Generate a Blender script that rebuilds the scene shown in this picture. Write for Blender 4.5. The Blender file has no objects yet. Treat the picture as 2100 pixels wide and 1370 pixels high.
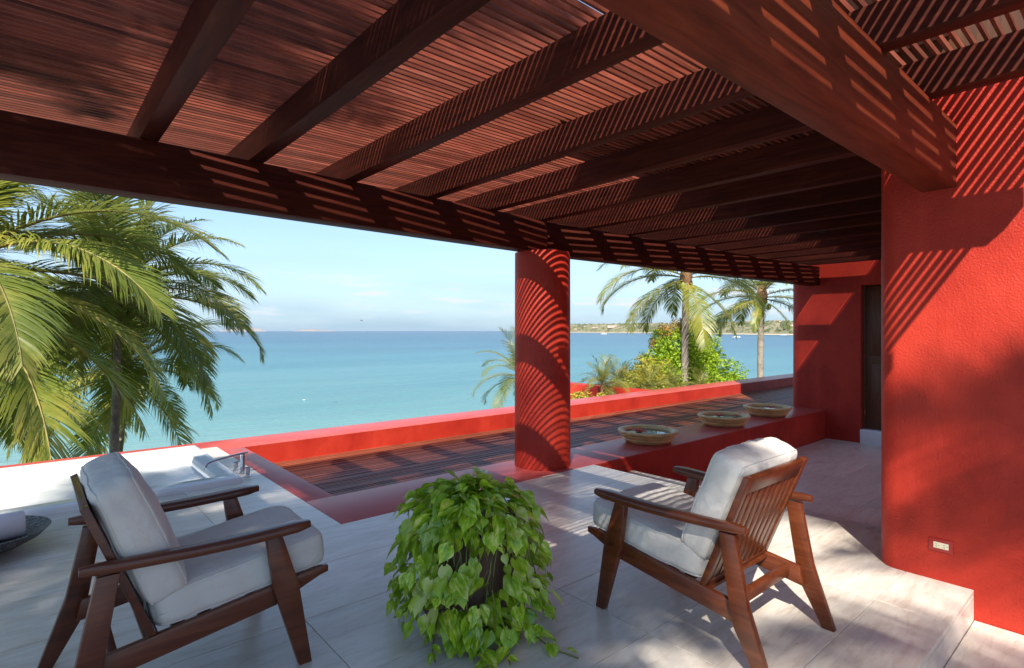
import bpy, bmesh, math, random
from mathutils import Vector, Matrix, noise
R = math.radians
SC = bpy.context.scene
COL = SC.collection
rnd = random.Random(7)

# ------------------------------------------------------------------ camera
H = 1.5
cam = bpy.data.cameras.new('Camera'); camo = bpy.data.objects.new('Camera', cam); COL.objects.link(camo)
camo.location = (0, 0, H); camo.rotation_euler = (R(90), 0, R(-40.8))
cam.sensor_width = 36; cam.lens = 1146 / 2100 * 36; cam.shift_y = -7 / 2100
cam.clip_start = 0.05; cam.clip_end = 60000
SC.camera = camo
# ------------------------------------------------------------------ sky, sun, exposure
SUN = Vector((.833, .667, -1.0)).normalized()
ELEV = math.asin(-SUN.z); ROT = math.atan2(-SUN.x, -SUN.y) % (2 * math.pi)
W = bpy.data.worlds.new('World'); SC.world = W; W.use_nodes = True
wn, wl = W.node_tree.nodes, W.node_tree.links
bg = wn['Background']; bg.inputs[1].default_value = 0.115
sky = wn.new('ShaderNodeTexSky'); sky.sky_type = 'NISHITA'; sky.sun_disc = False
sky.sun_elevation = ELEV; sky.sun_rotation = ROT; sky.air_density = 1.0; sky.dust_density = 0.1; sky.ozone_density = 2.2; sky.altitude = 1500
sun = bpy.data.lights.new('Sun', 'SUN'); sun.energy = 4.7; sun.angle = R(0.53); sun.color = (1, .93, .82)
suno = bpy.data.objects.new('Sun', sun); COL.objects.link(suno); suno.location = (-8, -8, 12)
suno.rotation_euler = SUN.to_track_quat('-Z', 'Y').to_euler()
SC.view_settings.view_transform = 'Standard'; SC.view_settings.look = 'None'
SC.view_settings.gamma = 1; SC.view_settings.exposure = 1.06; SC.view_settings.use_curve_mapping = False

# thin low clouds in the sky itself
def wmath(op, a, b=None, c=None, clamp=False):
    n = wn.new('ShaderNodeMath'); n.operation = op; n.use_clamp = clamp
    for i, v in enumerate((a, b, c)):
        if v is None: continue
        if isinstance(v, (int, float)): n.inputs[i].default_value = v
        else: wl.new(v, n.inputs[i])
    return n.outputs[0]
tc = wn.new('ShaderNodeTexCoord'); sep = wn.new('ShaderNodeSeparateXYZ'); wl.new(tc.outputs['Generated'], sep.inputs[0])
az = wmath('ARCTAN2', sep.outputs[0], sep.outputs[1])
comb = wn.new('ShaderNodeCombineXYZ')
wl.new(wmath('MULTIPLY', az, 7.0), comb.inputs[0]); wl.new(wmath('MULTIPLY', sep.outputs[2], 46.0), comb.inputs[1])
nz = wn.new('ShaderNodeTexNoise'); nz.inputs['Scale'].default_value = 1.1; nz.inputs['Detail'].default_value = 7; nz.inputs['Roughness'].default_value = .6
wl.new(comb.outputs[0], nz.inputs['Vector'])
puff = wmath('MULTIPLY', wmath('SUBTRACT', nz.outputs[0], .53, clamp=True), 9.0, clamp=True)
band = wmath('MULTIPLY', wmath('MULTIPLY', wmath('SUBTRACT', sep.outputs[2], .015, clamp=True), 40, clamp=True),
             wmath('MULTIPLY', wmath('SUBTRACT', .115, sep.outputs[2], clamp=True), 20, clamp=True))
comb2 = wn.new('ShaderNodeCombineXYZ')
wl.new(wmath('MULTIPLY', az, 2.0), comb2.inputs[0]); wl.new(wmath('MULTIPLY', sep.outputs[2], 12.0), comb2.inputs[1])
nz2 = wn.new('ShaderNodeTexNoise'); nz2.inputs['Scale'].default_value = 1.6; nz2.inputs['Detail'].default_value = 6
wl.new(comb2.outputs[0], nz2.inputs['Vector'])
wisp = wmath('MULTIPLY', wmath('SUBTRACT', nz2.outputs[0], .42, clamp=True), 1.1, clamp=True)
hz = wmath('MULTIPLY', wmath('SUBTRACT', 1.0, wmath('MULTIPLY', sep.outputs[2], 5.0), clamp=True), .78)
mask = wmath('ADD', wmath('ADD', wmath('MULTIPLY', wisp, .3), .2), hz, clamp=True)
mix = wn.new('ShaderNodeMix'); mix.data_type = 'RGBA'
wl.new(mask, mix.inputs[0]); wl.new(sky.outputs[0], mix.inputs[6]); mix.inputs[7].default_value = (2.0, 2.82, 3.5, 1)
mix2 = wn.new('ShaderNodeMix'); mix2.data_type = 'RGBA'
wl.new(wmath('MULTIPLY', puff, wmath('MULTIPLY', band, .9)), mix2.inputs[0]); wl.new(mix.outputs[2], mix2.inputs[6]); mix2.inputs[7].default_value = (3.8, 4.0, 4.25, 1)
wl.new(mix2.outputs[2], bg.inputs[0])


# ------------------------------------------------------------------ materials
def mat(name):
    m = bpy.data.materials.new(name); m.use_nodes = True
    return m, m.node_tree.nodes, m.node_tree.links, m.node_tree.nodes['Principled BSDF']
def ramp(n, l, src, stops):
    r = n.new('ShaderNodeValToRGB'); l.new(src, r.inputs[0]); e = r.color_ramp.elements
    while len(e) < len(stops): e.new(.5)
    for i, (p, c) in enumerate(stops): e[i].position = p; e[i].color = (*c, 1)
    return r.outputs[0]
def tnoise(n, l, vec, scale, detail=4, rough=.55, dist=0):
    t = n.new('ShaderNodeTexNoise'); t.inputs['Scale'].default_value = scale; t.inputs['Detail'].default_value = detail
    t.inputs['Roughness'].default_value = rough; t.inputs['Distortion'].default_value = dist
    if vec is not None: l.new(vec, t.inputs['Vector'])
    return t.outputs[0]
def mapping(n, l, src, scale=(1, 1, 1), rot=(0, 0, 0), loc=None):
    m = n.new('ShaderNodeMapping'); l.new(src, m.inputs[0]); m.inputs['Scale'].default_value = scale; m.inputs['Rotation'].default_value = rot
    if loc is not None: l.new(loc, m.inputs['Location'])
    return m.outputs[0]
def wpos(n): return n.new('ShaderNodeNewGeometry').outputs['Position']
def opos(n): return n.new('ShaderNodeTexCoord').outputs['Object']
def orand(n): return n.new('ShaderNodeObjectInfo').outputs['Random']
def bump(n, l, b, h, strength, dist):
    k = n.new('ShaderNodeBump'); k.inputs['Strength'].default_value = strength; k.inputs['Distance'].default_value = dist
    l.new(h, k.inputs['Height']); l.new(k.outputs[0], b.inputs['Normal'])
def nm(n, l, op, a, b=None, clamp=False):
    k = n.new('ShaderNodeMath'); k.operation = op; k.use_clamp = clamp
    for i, v in enumerate((a, b)):
        if v is None: continue
        if isinstance(v, (int, float)): k.inputs[i].default_value = v
        else: l.new(v, k.inputs[i])
    return k.outputs[0]
def cmix(n, l, f, a, b, mode='MIX'):
    k = n.new('ShaderNodeMix'); k.data_type = 'RGBA'; k.blend_type = mode
    for i, v in ((0, f), (6, a), (7, b)):
        if isinstance(v, (int, float)): k.inputs[i].default_value = v
        elif isinstance(v, tuple): k.inputs[i].default_value = (*v, 1)
        else: l.new(v, k.inputs[i])
    return k.outputs[2]
M = {}
def plaster(key, c1, c2, c3, rough=.5, bs=.55, bd=.004):
    m, n, l, b = mat(key); p = wpos(n)
    a = tnoise(n, l, p, 1.6, 6, .6)
    col = ramp(n, l, a, [(.3, c1), (.52, c2), (.75, c3)])
    sp = tnoise(n, l, p, 26, 4, .7)
    col = cmix(n, l, nm(n, l, 'MULTIPLY', nm(n, l, 'SUBTRACT', sp, .6, True), 1.4, True), col, tuple(x * .55 for x in c1))
    l.new(col, b.inputs['Base Color']); b.inputs['Roughness'].default_value = rough; b.inputs['Specular IOR Level'].default_value = .3
    f = nm(n, l, 'ADD', tnoise(n, l, p, 85, 2, .5), nm(n, l, 'MULTIPLY', tnoise(n, l, mapping(n, l, p, (1, 1, .55), (R(20), R(15), 0)), 5.5, 5, .55, .8), 1.6))
    st = tnoise(n, l, mapping(n, l, p, (3, 3, .5)), 1.3, 5, .6)
    col = cmix(n, l, nm(n, l, 'MULTIPLY', nm(n, l, 'SUBTRACT', st, .52, True), 1.2, True), col, tuple(min(1, x * 1.35 + .012) for x in c3)); l.new(col, b.inputs['Base Color'])
    bump(n, l, b, f, bs, bd); M[key] = m
plaster('red', (.30, .016, .009), (.41, .027, .0135), (.50, .040, .021), bs=.8, bd=.005)
plaster('red_top_sheen', (.40, .06, .052), (.46, .075, .065), (.50, .09, .075), rough=.38, bs=.25, bd=.002)  # paler red: sun glare and sky sheen on top faces put into the colour
def stone(key='travertine'):
    m, n, l, b = mat(key); p = wpos(n); r = orand(n)
    off = n.new('ShaderNodeCombineXYZ'); l.new(nm(n, l, 'MULTIPLY', r, 37), off.inputs[0]); l.new(nm(n, l, 'MULTIPLY', r, 91), off.inputs[1])
    v = mapping(n, l, p, (.9, 3.6, 1.5), (0, 0, R(9)), off.outputs[0])
    a = tnoise(n, l, v, 1.5, 9, .62, 1.6)
    v2 = mapping(n, l, p, (3, 15, 6), (0, 0, R(6)), off.outputs[0])
    c = tnoise(n, l, v2, 2.1, 6, .6, .8)
    col = ramp(n, l, a, [(.22, (.36, .275, .20)), (.40, (.60, .53, .45)), (.55, (.70, .645, .57)), (.75, (.78, .735, .67))])
    col = cmix(n, l, .36, col, ramp(n, l, c, [(.3, (.36, .28, .21)), (.5, (.65, .60, .54)), (.75, (.75, .71, .66))]))
    pits = nm(n, l, 'MULTIPLY', nm(n, l, 'SUBTRACT', tnoise(n, l, mapping(n, l, p, (9, 30, 9)), 2.4, 3), .665, True), 9, True)
    col = cmix(n, l, nm(n, l, 'MULTIPLY', pits, .5), col, (.33, .28, .24))
    col = cmix(n, l, 1.0, col, ramp(n, l, r, [(0, (.88, .88, .88)), (1, (1.03, 1.01, 1.0))]), 'MULTIPLY')
    l.new(col, b.inputs['Base Color'])
    l.new(nm(n, l, 'ADD', nm(n, l, 'MULTIPLY', c, .25), .2), b.inputs['Roughness']); b.inputs['Specular IOR Level'].default_value = .5
    bump(n, l, b, nm(n, l, 'SUBTRACT', c, nm(n, l, 'MULTIPLY', pits, .2)), .08, .002); M[key] = m
stone()
def wood(key, dark, mid, light, axis, rough=.5, var=.5, spec=.4, gs=1.0, sheen=0):
    m, n, l, b = mat(key); p = opos(n) if axis.startswith('o') else wpos(n); ax = axis[-1]
    r = orand(n); off = n.new('ShaderNodeCombineXYZ')
    for i, k in enumerate((17, 29, 41)): l.new(nm(n, l, 'MULTIPLY', r, k), off.inputs[i])
    s = {'x': (1, 12, 12), 'y': (12, 1, 12), 'z': (12, 12, 1)}[ax]
    v = mapping(n, l, p, tuple(k * gs for k in s), (0, 0, 0), off.outputs[0])
    g = tnoise(n, l, v, 2.2, 6, .6, .9)
    col = ramp(n, l, g, [(.28, dark), (.5, mid), (.78, light)])
    g2 = tnoise(n, l, p, 2.5, 3)
    col = cmix(n, l, nm(n, l, 'MULTIPLY', g2, .5), col, mid)
    lo = 1 - var; hi = 1 + var * .55
    col = cmix(n, l, 1.0, col, ramp(n, l, r, [(0, (lo, lo, lo)), (.6, (1, .97, .95)), (1, (hi, hi * .93, hi * .9))]), 'MULTIPLY')
    l.new(col, b.inputs['Base Color']); b.inputs['Roughness'].default_value = rough; b.inputs['Specular IOR Level'].default_value = spec
    bump(n, l, b, g, .25, .002); M[key] = m
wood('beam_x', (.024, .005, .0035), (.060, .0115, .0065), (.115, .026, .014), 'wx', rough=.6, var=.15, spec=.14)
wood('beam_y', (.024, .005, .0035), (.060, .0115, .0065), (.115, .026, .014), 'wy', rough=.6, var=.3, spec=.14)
wood('beam_cross', (.05, .008, .0035), (.14, .024, .009), (.24, .054, .02), 'wx', rough=.55, var=.1, spec=.2)  # lighter, warmer beam wood: light bounced off wall and floor is in the colour
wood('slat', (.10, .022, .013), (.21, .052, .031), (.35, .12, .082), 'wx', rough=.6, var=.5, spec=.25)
wood('deck', (.085, .022, .012), (.21, .058, .03), (.36, .13, .075), 'wx', rough=.45, var=.6)
wood('chairwood', (.05, .012, .005), (.11, .028, .010), (.19, .055, .02), 'oy', rough=.28, var=.12, spec=.5)
wood('door_wood', (.05, .02, .012), (.10, .042, .02), (.15, .065, .03), 'wz', rough=.4, var=.1)
wood('stump', (.05, .026, .02), (.12, .065, .048), (.21, .13, .10), 'wz', rough=.8, var=.1, gs=.9)
def simple(key, col, rough=.5, spec=.5, metal=0, noise_amt=0, nscale=8, bs=0, bscale=60, bd=.002):
    m, n, l, b = mat(key)
    p = opos(n)
    if noise_amt:
        a = tnoise(n, l, p, nscale, 5)
        l.new(ramp(n, l, a, [(.3, tuple(x * (1 - noise_amt) for x in col)), (.7, tuple(min(1, x * (1 + noise_amt * .5)) for x in col))]), b.inputs['Base Color'])
    else: b.inputs['Base Color'].default_value = (*col, 1)
    b.inputs['Roughness'].default_value = rough; b.inputs['Specular IOR Level'].default_value = spec; b.inputs['Metallic'].default_value = metal
    if bs: bump(n, l, b, tnoise(n, l, p, bscale, 4), bs, bd)
    M[key] = m; return m
simple('cushion', (.62, .585, .54), .9, .15, noise_amt=.06, nscale=4, bs=.6, bscale=7, bd=.03)
simple('tubwhite', (.74, .75, .76), .12, .5)
simple('chrome', (.75, .76, .78), .06, .5, 1)
simple('white_step', (.75, .76, .78), .35, .5, noise_amt=.03)
simple('cream_plastic', (.78, .70, .50), .35, .5)
simple('black', (.01, .01, .01), .5)
simple('red_plate', (.33, .02, .016), .4, .5, noise_amt=.05)
simple('clay', (.70, .48, .21), .45, .45, noise_amt=.3, nscale=9, bs=.3, bscale=40)
simple('towel', (.72, .66, .68), .95, .1, noise_amt=.03, bs=.7, bscale=220, bd=.004)
simple('petal', (.55, .008, .02), .5, .3, noise_amt=.3, nscale=30)
simple('pollen', (.8, .45, .03), .6)
simple('grout', (.36, .33, .30), .9)
simple('shade_cover', (.35, .31, .28), .8)
simple('trunk', (.30, .26, .215), .9, .2, noise_amt=.4, nscale=6, bs=.8, bscale=14, bd=.03)
simple('coconut', (.20, .23, .04), .5, .4, noise_amt=.35, nscale=9)
simple('husk', (.22, .13, .07), .95, .1, noise_amt=.4, nscale=8)
simple('bark', (.16, .12, .09), .9, .2, noise_amt=.4, nscale=9, bs=.6, bscale=20, bd=.02)
simple('soil', (.05, .035, .025), .95, .1)
simple('sand', (.50, .43, .32), .9, .1, noise_amt=.15, nscale=.3)
simple('lawn', (.07, .10, .03), .9, .1, noise_amt=.4, nscale=.6)
simple('boat_white', (.8, .8, .8), .3)
simple('boat_glass', (.03, .04, .05), .1)
simple('house_wall', (.62, .52, .43), .8, .2, noise_amt=.08)
simple('hotel_wall', (.66, .50, .42), .8, .2, noise_amt=.08)
simple('house_roof', (.36, .20, .13), .8, .2, noise_amt=.15)
simple('house_glass', (.06, .07, .08), .2)
simple('rock', (.26, .24, .24), .9, .1, noise_amt=.3, nscale=.05)
simple('gull', (.12, .12, .13), .8)
simple('gull_white', (.75, .75, .75), .8)
# speckled granite
m, n, l, b = mat('granite'); p = opos(n)
v = n.new('ShaderNodeTexVoronoi'); v.inputs['Scale'].default_value = 95; l.new(p, v.inputs['Vector'])
a = tnoise(n, l, p, 60, 4, .7)
l.new(ramp(n, l, a, [(.36, (.02, .02, .022)), (.5, (.09, .09, .09)), (.62, (.22, .21, .19)), (.74, (.36, .34, .30))]), b.inputs['Base Color'])
b.inputs['Roughness'].default_value = .55; bump(n, l, b, a, .3, .002); M['granite'] = m
# water in bowls
m, n, l, b = mat('bowl_water'); b.inputs['Base Color'].default_value = (.10, .085, .04, 1); b.inputs['Roughness'].default_value = .03; b.inputs['Specular IOR Level'].default_value = .6
bump(n, l, b, tnoise(n, l, opos(n), 14, 2), .05, .01); M['bowl_water'] = m
# foliage
def foliage(key, stops, nscale, rough=.45, *a_, stretch=(1, 1, 1), **k_):
    return foliage_(key, stops, nscale, rough, *a_, stretch=stretch, **k_)
def foliage_(key, stops, nscale, rough=.45, trans=.35, tcol=(.35, .5, .06), spec=.4, obj=True, rvar=.35, stretch=(1, 1, 1)):
    m, n, l, b = mat(key); p = opos(n) if obj else wpos(n)
    r = orand(n); off = n.new('ShaderNodeCombineXYZ')
    for i, k in enumerate((13, 7, 23)): l.new(nm(n, l, 'MULTIPLY', r, k), off.inputs[i])
    a = tnoise(n, l, mapping(n, l, p, stretch, (0, 0, 0), off.outputs[0]), nscale, 5, .65)
    col = ramp(n, l, a, stops)
    col = cmix(n, l, 1.0, col, ramp(n, l, r, [(0, (1 - rvar, 1 - rvar, 1 - rvar * .8)), (1, (1 + rvar * .5, 1 + rvar * .3, 1))]), 'MULTIPLY')
    l.new(col, b.inputs['Base Color']); b.inputs['Roughness'].default_value = rough; b.inputs['Specular IOR Level'].default_value = spec
    t = n.new('ShaderNodeBsdfTranslucent'); l.new(cmix(n, l, .55, col, tcol), t.inputs[0])
    mx = n.new('ShaderNodeMixShader'); mx.inputs[0].default_value = trans
    l.new(b.outputs[0], mx.inputs[1]); l.new(t.outputs[0], mx.inputs[2])
    l.new(mx.outputs[0], n['Material Output'].inputs[0]); M[key] = m
foliage('pothos', [(.34, (.14, .30, .012)), (.46, (.28, .50, .02)), (.55, (.46, .64, .045)), (.63, (.74, .80, .28))], 2.6, .22, .28, (.40, .55, .05), .5, stretch=(.7, 2.2, 1))
foliage('vine', [(.3, (.10, .16, .03)), (.6, (.22, .22, .05)), (.8, (.20, .12, .05))], 6, .5, .1)
foliage('palm_leaf', [(.27, (.095, .145, .026)), (.45, (.19, .255, .045)), (.58, (.35, .37, .075)), (.72, (.58, .46, .14))], 1.1, .4, .42, (.45, .48, .10), .45)
foliage('palm_leaf_bright', [(.28, (.09, .14, .025)), (.46, (.17, .22, .038)), (.62, (.30, .30, .058)), (.76, (.46, .36, .10))], 1.0, .38, .38, (.5, .48, .08), .45)
foliage('palm_rib', [(.3, (.18, .16, .05)), (.7, (.34, .27, .09))], 3, .5, .0)
foliage('leaf_lime', [(.3, (.16, .30, .02)), (.5, (.30, .46, .03)), (.75, (.45, .55, .05))], 2.2, .45, .4, (.5, .6, .05), .3, False, .1)
foliage('leaf_olive', [(.3, (.24, .27, .03)), (.5, (.42, .40, .05)), (.75, (.55, .38, .09))], 2.6, .5, .35, (.5, .45, .08), .3, False, .1)
foliage('leaf_rust', [(.3, (.28, .16, .05)), (.5, (.42, .24, .07)), (.75, (.48, .36, .08))], 2.6, .5, .3, (.5, .3, .08), .3, False, .1)
foliage('far_green', [(.3, (.05, .07, .03)), (.5, (.09, .11, .05)), (.75, (.16, .15, .08))], .03, .9, .0, (.1, .1, .1), .1, False, 0)
foliage('far_land', [(.3, (.12, .12, .07)), (.5, (.20, .19, .11)), (.75, (.30, .26, .18))], .02, .9, .0, (.1, .1, .1), .1, False, 0)
# sea: pale over the sand near the shore, deep blue offshore
m, n, l, b = mat('sea'); p = wpos(n)
sp = n.new('ShaderNodeSeparateXYZ'); l.new(p, sp.inputs[0])
big = tnoise(n, l, mapping(n, l, p, (.003, .012, 1)), 1.0, 5, .6)
dist = nm(n, l, 'ADD', nm(n, l, 'MULTIPLY', sp.outputs[0], .653), nm(n, l, 'MULTIPLY', sp.outputs[1], .757))
lg = nm(n, l, 'DIVIDE', nm(n, l, 'LOGARITHM', nm(n, l, 'MAXIMUM', dist, 10), 10), 4.0)
lg = nm(n, l, 'ADD', lg, nm(n, l, 'MULTIPLY', nm(n, l, 'SUBTRACT', big, .5), .2))
lg = nm(n, l, 'ADD', lg, nm(n, l, 'MULTIPLY', nm(n, l, 'SUBTRACT', tnoise(n, l, mapping(n, l, p, (.018, .09, 1), (0, 0, R(14))), 1.0, 6, .65), .5), .09))
l.new(ramp(n, l, lg, [(.42, (.17, .31, .29)), (.50, (.10, .24, .24)), (.60, (.038, .155, .185)), (.72, (.014, .082, .13)), (.9, (.007, .042, .082))]), b.inputs['Base Color'])
b.inputs['Roughness'].default_value = .24; b.inputs['Specular IOR Level'].default_value = .2
wv = nm(n, l, 'ADD', tnoise(n, l, mapping(n, l, p, (.5, 1.3, 1), (0, 0, R(20))), 1.0, 5, .6), nm(n, l, 'MULTIPLY', tnoise(n, l, mapping(n, l, p, (.06, .16, 1), (0, 0, R(10))), 1.0, 5, .6), 3.0))
bump(n, l, b, wv, .8, .45); M['sea'] = m

# ------------------------------------------------------------------ mesh helpers
class MB:
    def __init__(s): s.v = []; s.f = []
    def add(s, vs, fs):
        k = len(s.v); s.v += [tuple(x) for x in vs]; s.f += [tuple(i + k for i in f) for f in fs]; return s
    def box(s, x0, x1, y0, y1, z0, z1):
        return s.add([(x0, y0, z0), (x1, y0, z0), (x1, y1, z0), (x0, y1, z0), (x0, y0, z1), (x1, y0, z1), (x1, y1, z1), (x0, y1, z1)],
                     [(0, 3, 2, 1), (4, 5, 6, 7), (0, 1, 5, 4), (1, 2, 6, 5), (2, 3, 7, 6), (3, 0, 4, 7)])
    def prism(s, pts, fn0, fn1):           # polygon pts -> two 3d caps
        n = len(pts); a = [fn0(*q) for q in pts]; b = [fn1(*q) for q in pts]
        return s.add(a + b, [tuple(range(n))[::-1], tuple(range(n, 2 * n))] + [(i, (i + 1) % n, n + (i + 1) % n, n + i) for i in range(n)])
    def loft(s, rings, cap=True, close=True):
        n = len(rings[0]); vs = [v for r in rings for v in r]; fs = []
        for k in range(len(rings) - 1):
            for i in range(n if close else n - 1):
                j = (i + 1) % n; fs.append((k * n + i, k * n + j, (k + 1) * n + j, (k + 1) * n + i))
        if cap: fs += [tuple(range(n))[::-1], tuple(range((len(rings) - 1) * n, len(rings) * n))]
        return s.add(vs, fs)
    def tube(s, path, rad, n=8, cap=True):
        P = [Vector(q) for q in path]; rings = []
        for i, q in enumerate(P):
            t = (P[min(i + 1, len(P) - 1)] - P[max(i - 1, 0)]).normalized()
            u = t.cross(Vector((0, 0, 1)) if abs(t.z) < .95 else Vector((1, 0, 0))).normalized(); w = t.cross(u)
            r = rad[i] if isinstance(rad, (list, tuple)) else rad
            rings.append([q + (u * math.cos(a) + w * math.sin(a)) * r for a in [2 * math.pi * k / n for k in range(n)]])
        return s.loft(rings, cap)
    def lathe(s, prof, n=40, c=(0, 0, 0)):
        rings = [[(c[0] + r * math.cos(2 * math.pi * k / n), c[1] + r * math.sin(2 * math.pi * k / n), c[2] + z) for k in range(n)] for r, z in prof]
        return s.loft(rings, True)
    def mesh(s, name, bevel=0, seg=2, smooth=False, ang=35, fix=True):
        me = bpy.data.meshes.new(name); me.from_pydata(s.v, [], s.f)
        if bevel or fix:
            bm = bmesh.new(); bm.from_mesh(me)
            if fix: bmesh.ops.recalc_face_normals(bm, faces=bm.faces)
            if bevel:
                es = [e for e in bm.edges if len(e.link_faces) == 2 and e.calc_face_angle(0) > R(25)]
                bmesh.ops.bevel(bm, geom=es, offset=bevel, segments=seg, affect='EDGES', profile=.5, clamp_overlap=True)
            bm.to_mesh(me); bm.free()
        if smooth or bevel:
            me.shade_smooth(); me.set_sharp_from_angle(angle=R(ang))
        me.update(); return me
    def obj(s, name, m, parent=None, loc=None, bevel=0, seg=2, smooth=False, ang=35, fix=True):
        return mobj(name, s.mesh(name, bevel, seg, smooth, ang, fix), m, parent, loc)
def mobj(name, me, m, parent=None, loc=None, rot=None):
    if not me.materials and m: me.materials.append(M[m])
    o = bpy.data.objects.new(name, me); COL.objects.link(o)
    if parent: o.parent = parent
    if loc is not None: o.location = loc
    if rot is not None: o.rotation_euler = rot
    return o
def tag(o, label, cat, group=None):
    o['label'] = label; o['category'] = cat
    if group: o['group'] = group
    return o
def thing(name, label, cat, loc=(0, 0, 0), rz=0, group=None):
    o = bpy.data.objects.new(name, None); COL.objects.link(o); o.location = loc; o.rotation_euler = (0, 0, rz); o.empty_display_size = .1
    return tag(o, label, cat, group)
def struct(o, kind='structure'): o['kind'] = kind; return o
fw = Vector((math.cos(R(49.2)), math.sin(R(49.2)), 0)); rt = Vector((math.sin(R(49.2)), -math.cos(R(49.2)), 0))
def atd(px, py, d):       # a place in the world d metres ahead, used once to set out the far trees
    return Vector((0, 0, H)) + (fw + rt * ((px - 1050) / 1146) - Vector((0, 0, 1)) * ((py - 678) / 1146)) * d

# ------------------------------------------------------------------ setting: ground, sea, far land
SEA = -12.0
mb = MB(); mb.add([(-16000, 20, SEA), (16000, 20, SEA), (16000, 16000, SEA), (-16000, 16000, SEA)], [(0, 1, 2, 3)])
mb.add([(42, -90, SEA), (16000, -90, SEA), (16000, 19.9, SEA), (42, 19.9, SEA)], [(0, 1, 2, 3)])
struct(mb.obj('sea', 'sea'))
mb = MB(); g = []
nx, ny = 60, 40
for j in range(ny + 1):
    for i in range(nx + 1):
        x = -60 + 106 * i / nx; y = -60 + 96 * j / ny
        e = max(0, (y - 14) / 16, (x - 26) / 14) ; z = -6.5 - 6.2 * min(1.15, e) ** 1.3 + .25 * noise.noise(Vector((x * .15, y * .15, 0)))
        g.append((x, y, z))
mb.add(g, [(j * (nx + 1) + i, j * (nx + 1) + i + 1, (j + 1) * (nx + 1) + i + 1, (j + 1) * (nx + 1) + i) for j in range(ny) for i in range(nx)])
struct(mb.obj('ground', 'lawn', smooth=True))
def land(name, pts, mkey, amp, seed):
    # pts: list of (x, y, half depth, height) along the shore
    mb = MB(); rows = []
    n = len(pts); sub = 14; prof = [(0, 0), (.06, .10), (.2, .45), (.45, .85), (.7, 1), (1, .5)]
    for i in range((n - 1) * sub + 1):
        t = i / sub; k = min(int(t), n - 2); f = t - k
        a, c = pts[k], pts[k + 1]; q = [a[j] + (c[j] - a[j]) * f for j in range(4)]
        d = Vector((q[0], q[1], 0)).normalized()
        rows.append([(q[0] + d.x * q[2] * u, q[1] + d.y * q[2] * u, SEA - .3 + (q[3] * h) * (1 + (amp * noise.noise(Vector((i * .33, u * 3, seed))) if h > .2 else 0))) for u, h in prof])
    m = len(prof)
    mb.add([v for r in rows for v in r], [(i * m + j, i * m + j + 1, (i + 1) * m + j + 1, (i + 1) * m + j) for i in range(len(rows) - 1) for j in range(m - 1)])
    return mb.obj(name, mkey, smooth=True)
def far(px, d): v = atd(px, 678, d); return v.x, v.y
LANDP = [(*far(1095, 4600), 500, 30), (*far(1170, 3900), 500, 62), (*far(1300, 3100), 450, 56), (*far(1420, 2450), 400, 48), (*far(1530, 1950), 380, 46), (*far(1660, 1600), 380, 45), (*far(1850, 1300), 380, 42), (*far(2150, 1000), 380, 38)]
struct(land('headland', LANDP, 'far_land', .35, 1))
mbb = MB()
for k in range(len(LANDP) - 1):   # pale beach strip along the headland
    a, c = LANDP[k], LANDP[k + 1]
    da = Vector((a[0], a[1], 0)).normalized(); dc = Vector((c[0], c[1], 0)).normalized()
    mbb.add([(a[0] - da.x * 16, a[1] - da.y * 16, SEA + .12), (c[0] - dc.x * 16, c[1] - dc.y * 16, SEA + .12), (c[0] + dc.x * 22, c[1] + dc.y * 22, SEA + 3.4), (a[0] + da.x * 22, a[1] + da.y * 22, SEA + 3.4)], [(0, 1, 2, 3)])
struct(mbb.obj('beach', 'sand'))
struct(land('island', [(*far(450, 9000), 60, 14), (*far(475, 9000), 200, 48), (*far(505, 9000), 200, 74), (*far(528, 9000), 200, 56), (*far(546, 9000), 60, 13)], 'rock', .3, 4))
struct(land('island', [(*far(603, 11000), 60, 13), (*far(622, 11000), 150, 34), (*far(640, 11000), 150, 44), (*far(662, 11000), 150, 26), (*far(688, 11000), 60, 14)], 'rock', .4, 6))
# woods on the headland: too far to tell the trees apart
mb = MB(); rr = random.Random(3)
def blob(mb, c, r, rr, n1=4, n2=6):
    vs = [(c[0], c[1], c[2] + r * rr.uniform(.9, 1.2))]
    for a in range(1, n1):
        for k in range(n2):
            th = math.pi * .62 * a / (n1 - 1); ph = 2 * math.pi * (k + .5 * a) / n2; q = r * rr.uniform(.75, 1.2)
            vs.append((c[0] + q * math.sin(th) * math.cos(ph), c[1] + q * math.sin(th) * math.sin(ph), c[2] + q * math.cos(th)))
    fs = [(0, 1 + k, 1 + (k + 1) % n2) for k in range(n2)]
    for a in range(n1 - 2):
        for k in range(n2):
            i, j = 1 + a * n2 + k, 1 + a * n2 + (k + 1) % n2; fs.append((i, i + n2, j + n2, j))
    mb.add(vs, fs)
def land_at(t, u):
    k = min(int(t), len(LANDP) - 2); f = t - k; a, c = LANDP[k], LANDP[k + 1]; q = [a[j] + (c[j] - a[j]) * f for j in range(4)]
    d = Vector((q[0], q[1], 0)).normalized(); prof = [(0, 0), (.06, .10), (.2, .45), (.45, .85), (.7, 1), (1, .5)]
    for (u0, h0), (u1, h1) in zip(prof, prof[1:]):
        if u0 <= u <= u1: h = h0 + (h1 - h0) * (u - u0) / (u1 - u0); break
    return Vector((q[0] + d.x * q[2] * u, q[1] + d.y * q[2] * u, SEA + q[3] * h)), d
for _ in range(1500):
    p_, d_ = land_at(rr.uniform(.6, 6.9), rr.uniform(.08, .8)); blob(mb, (p_.x, p_.y, p_.z), rr.uniform(2.5, 7), rr, 3, 6)
o = mb.obj('distant_woods', 'far_green', smooth=True, ang=80, fix=False); struct(o, 'stuff'); o['label'] = 'scrubby woods covering the distant headland'

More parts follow.
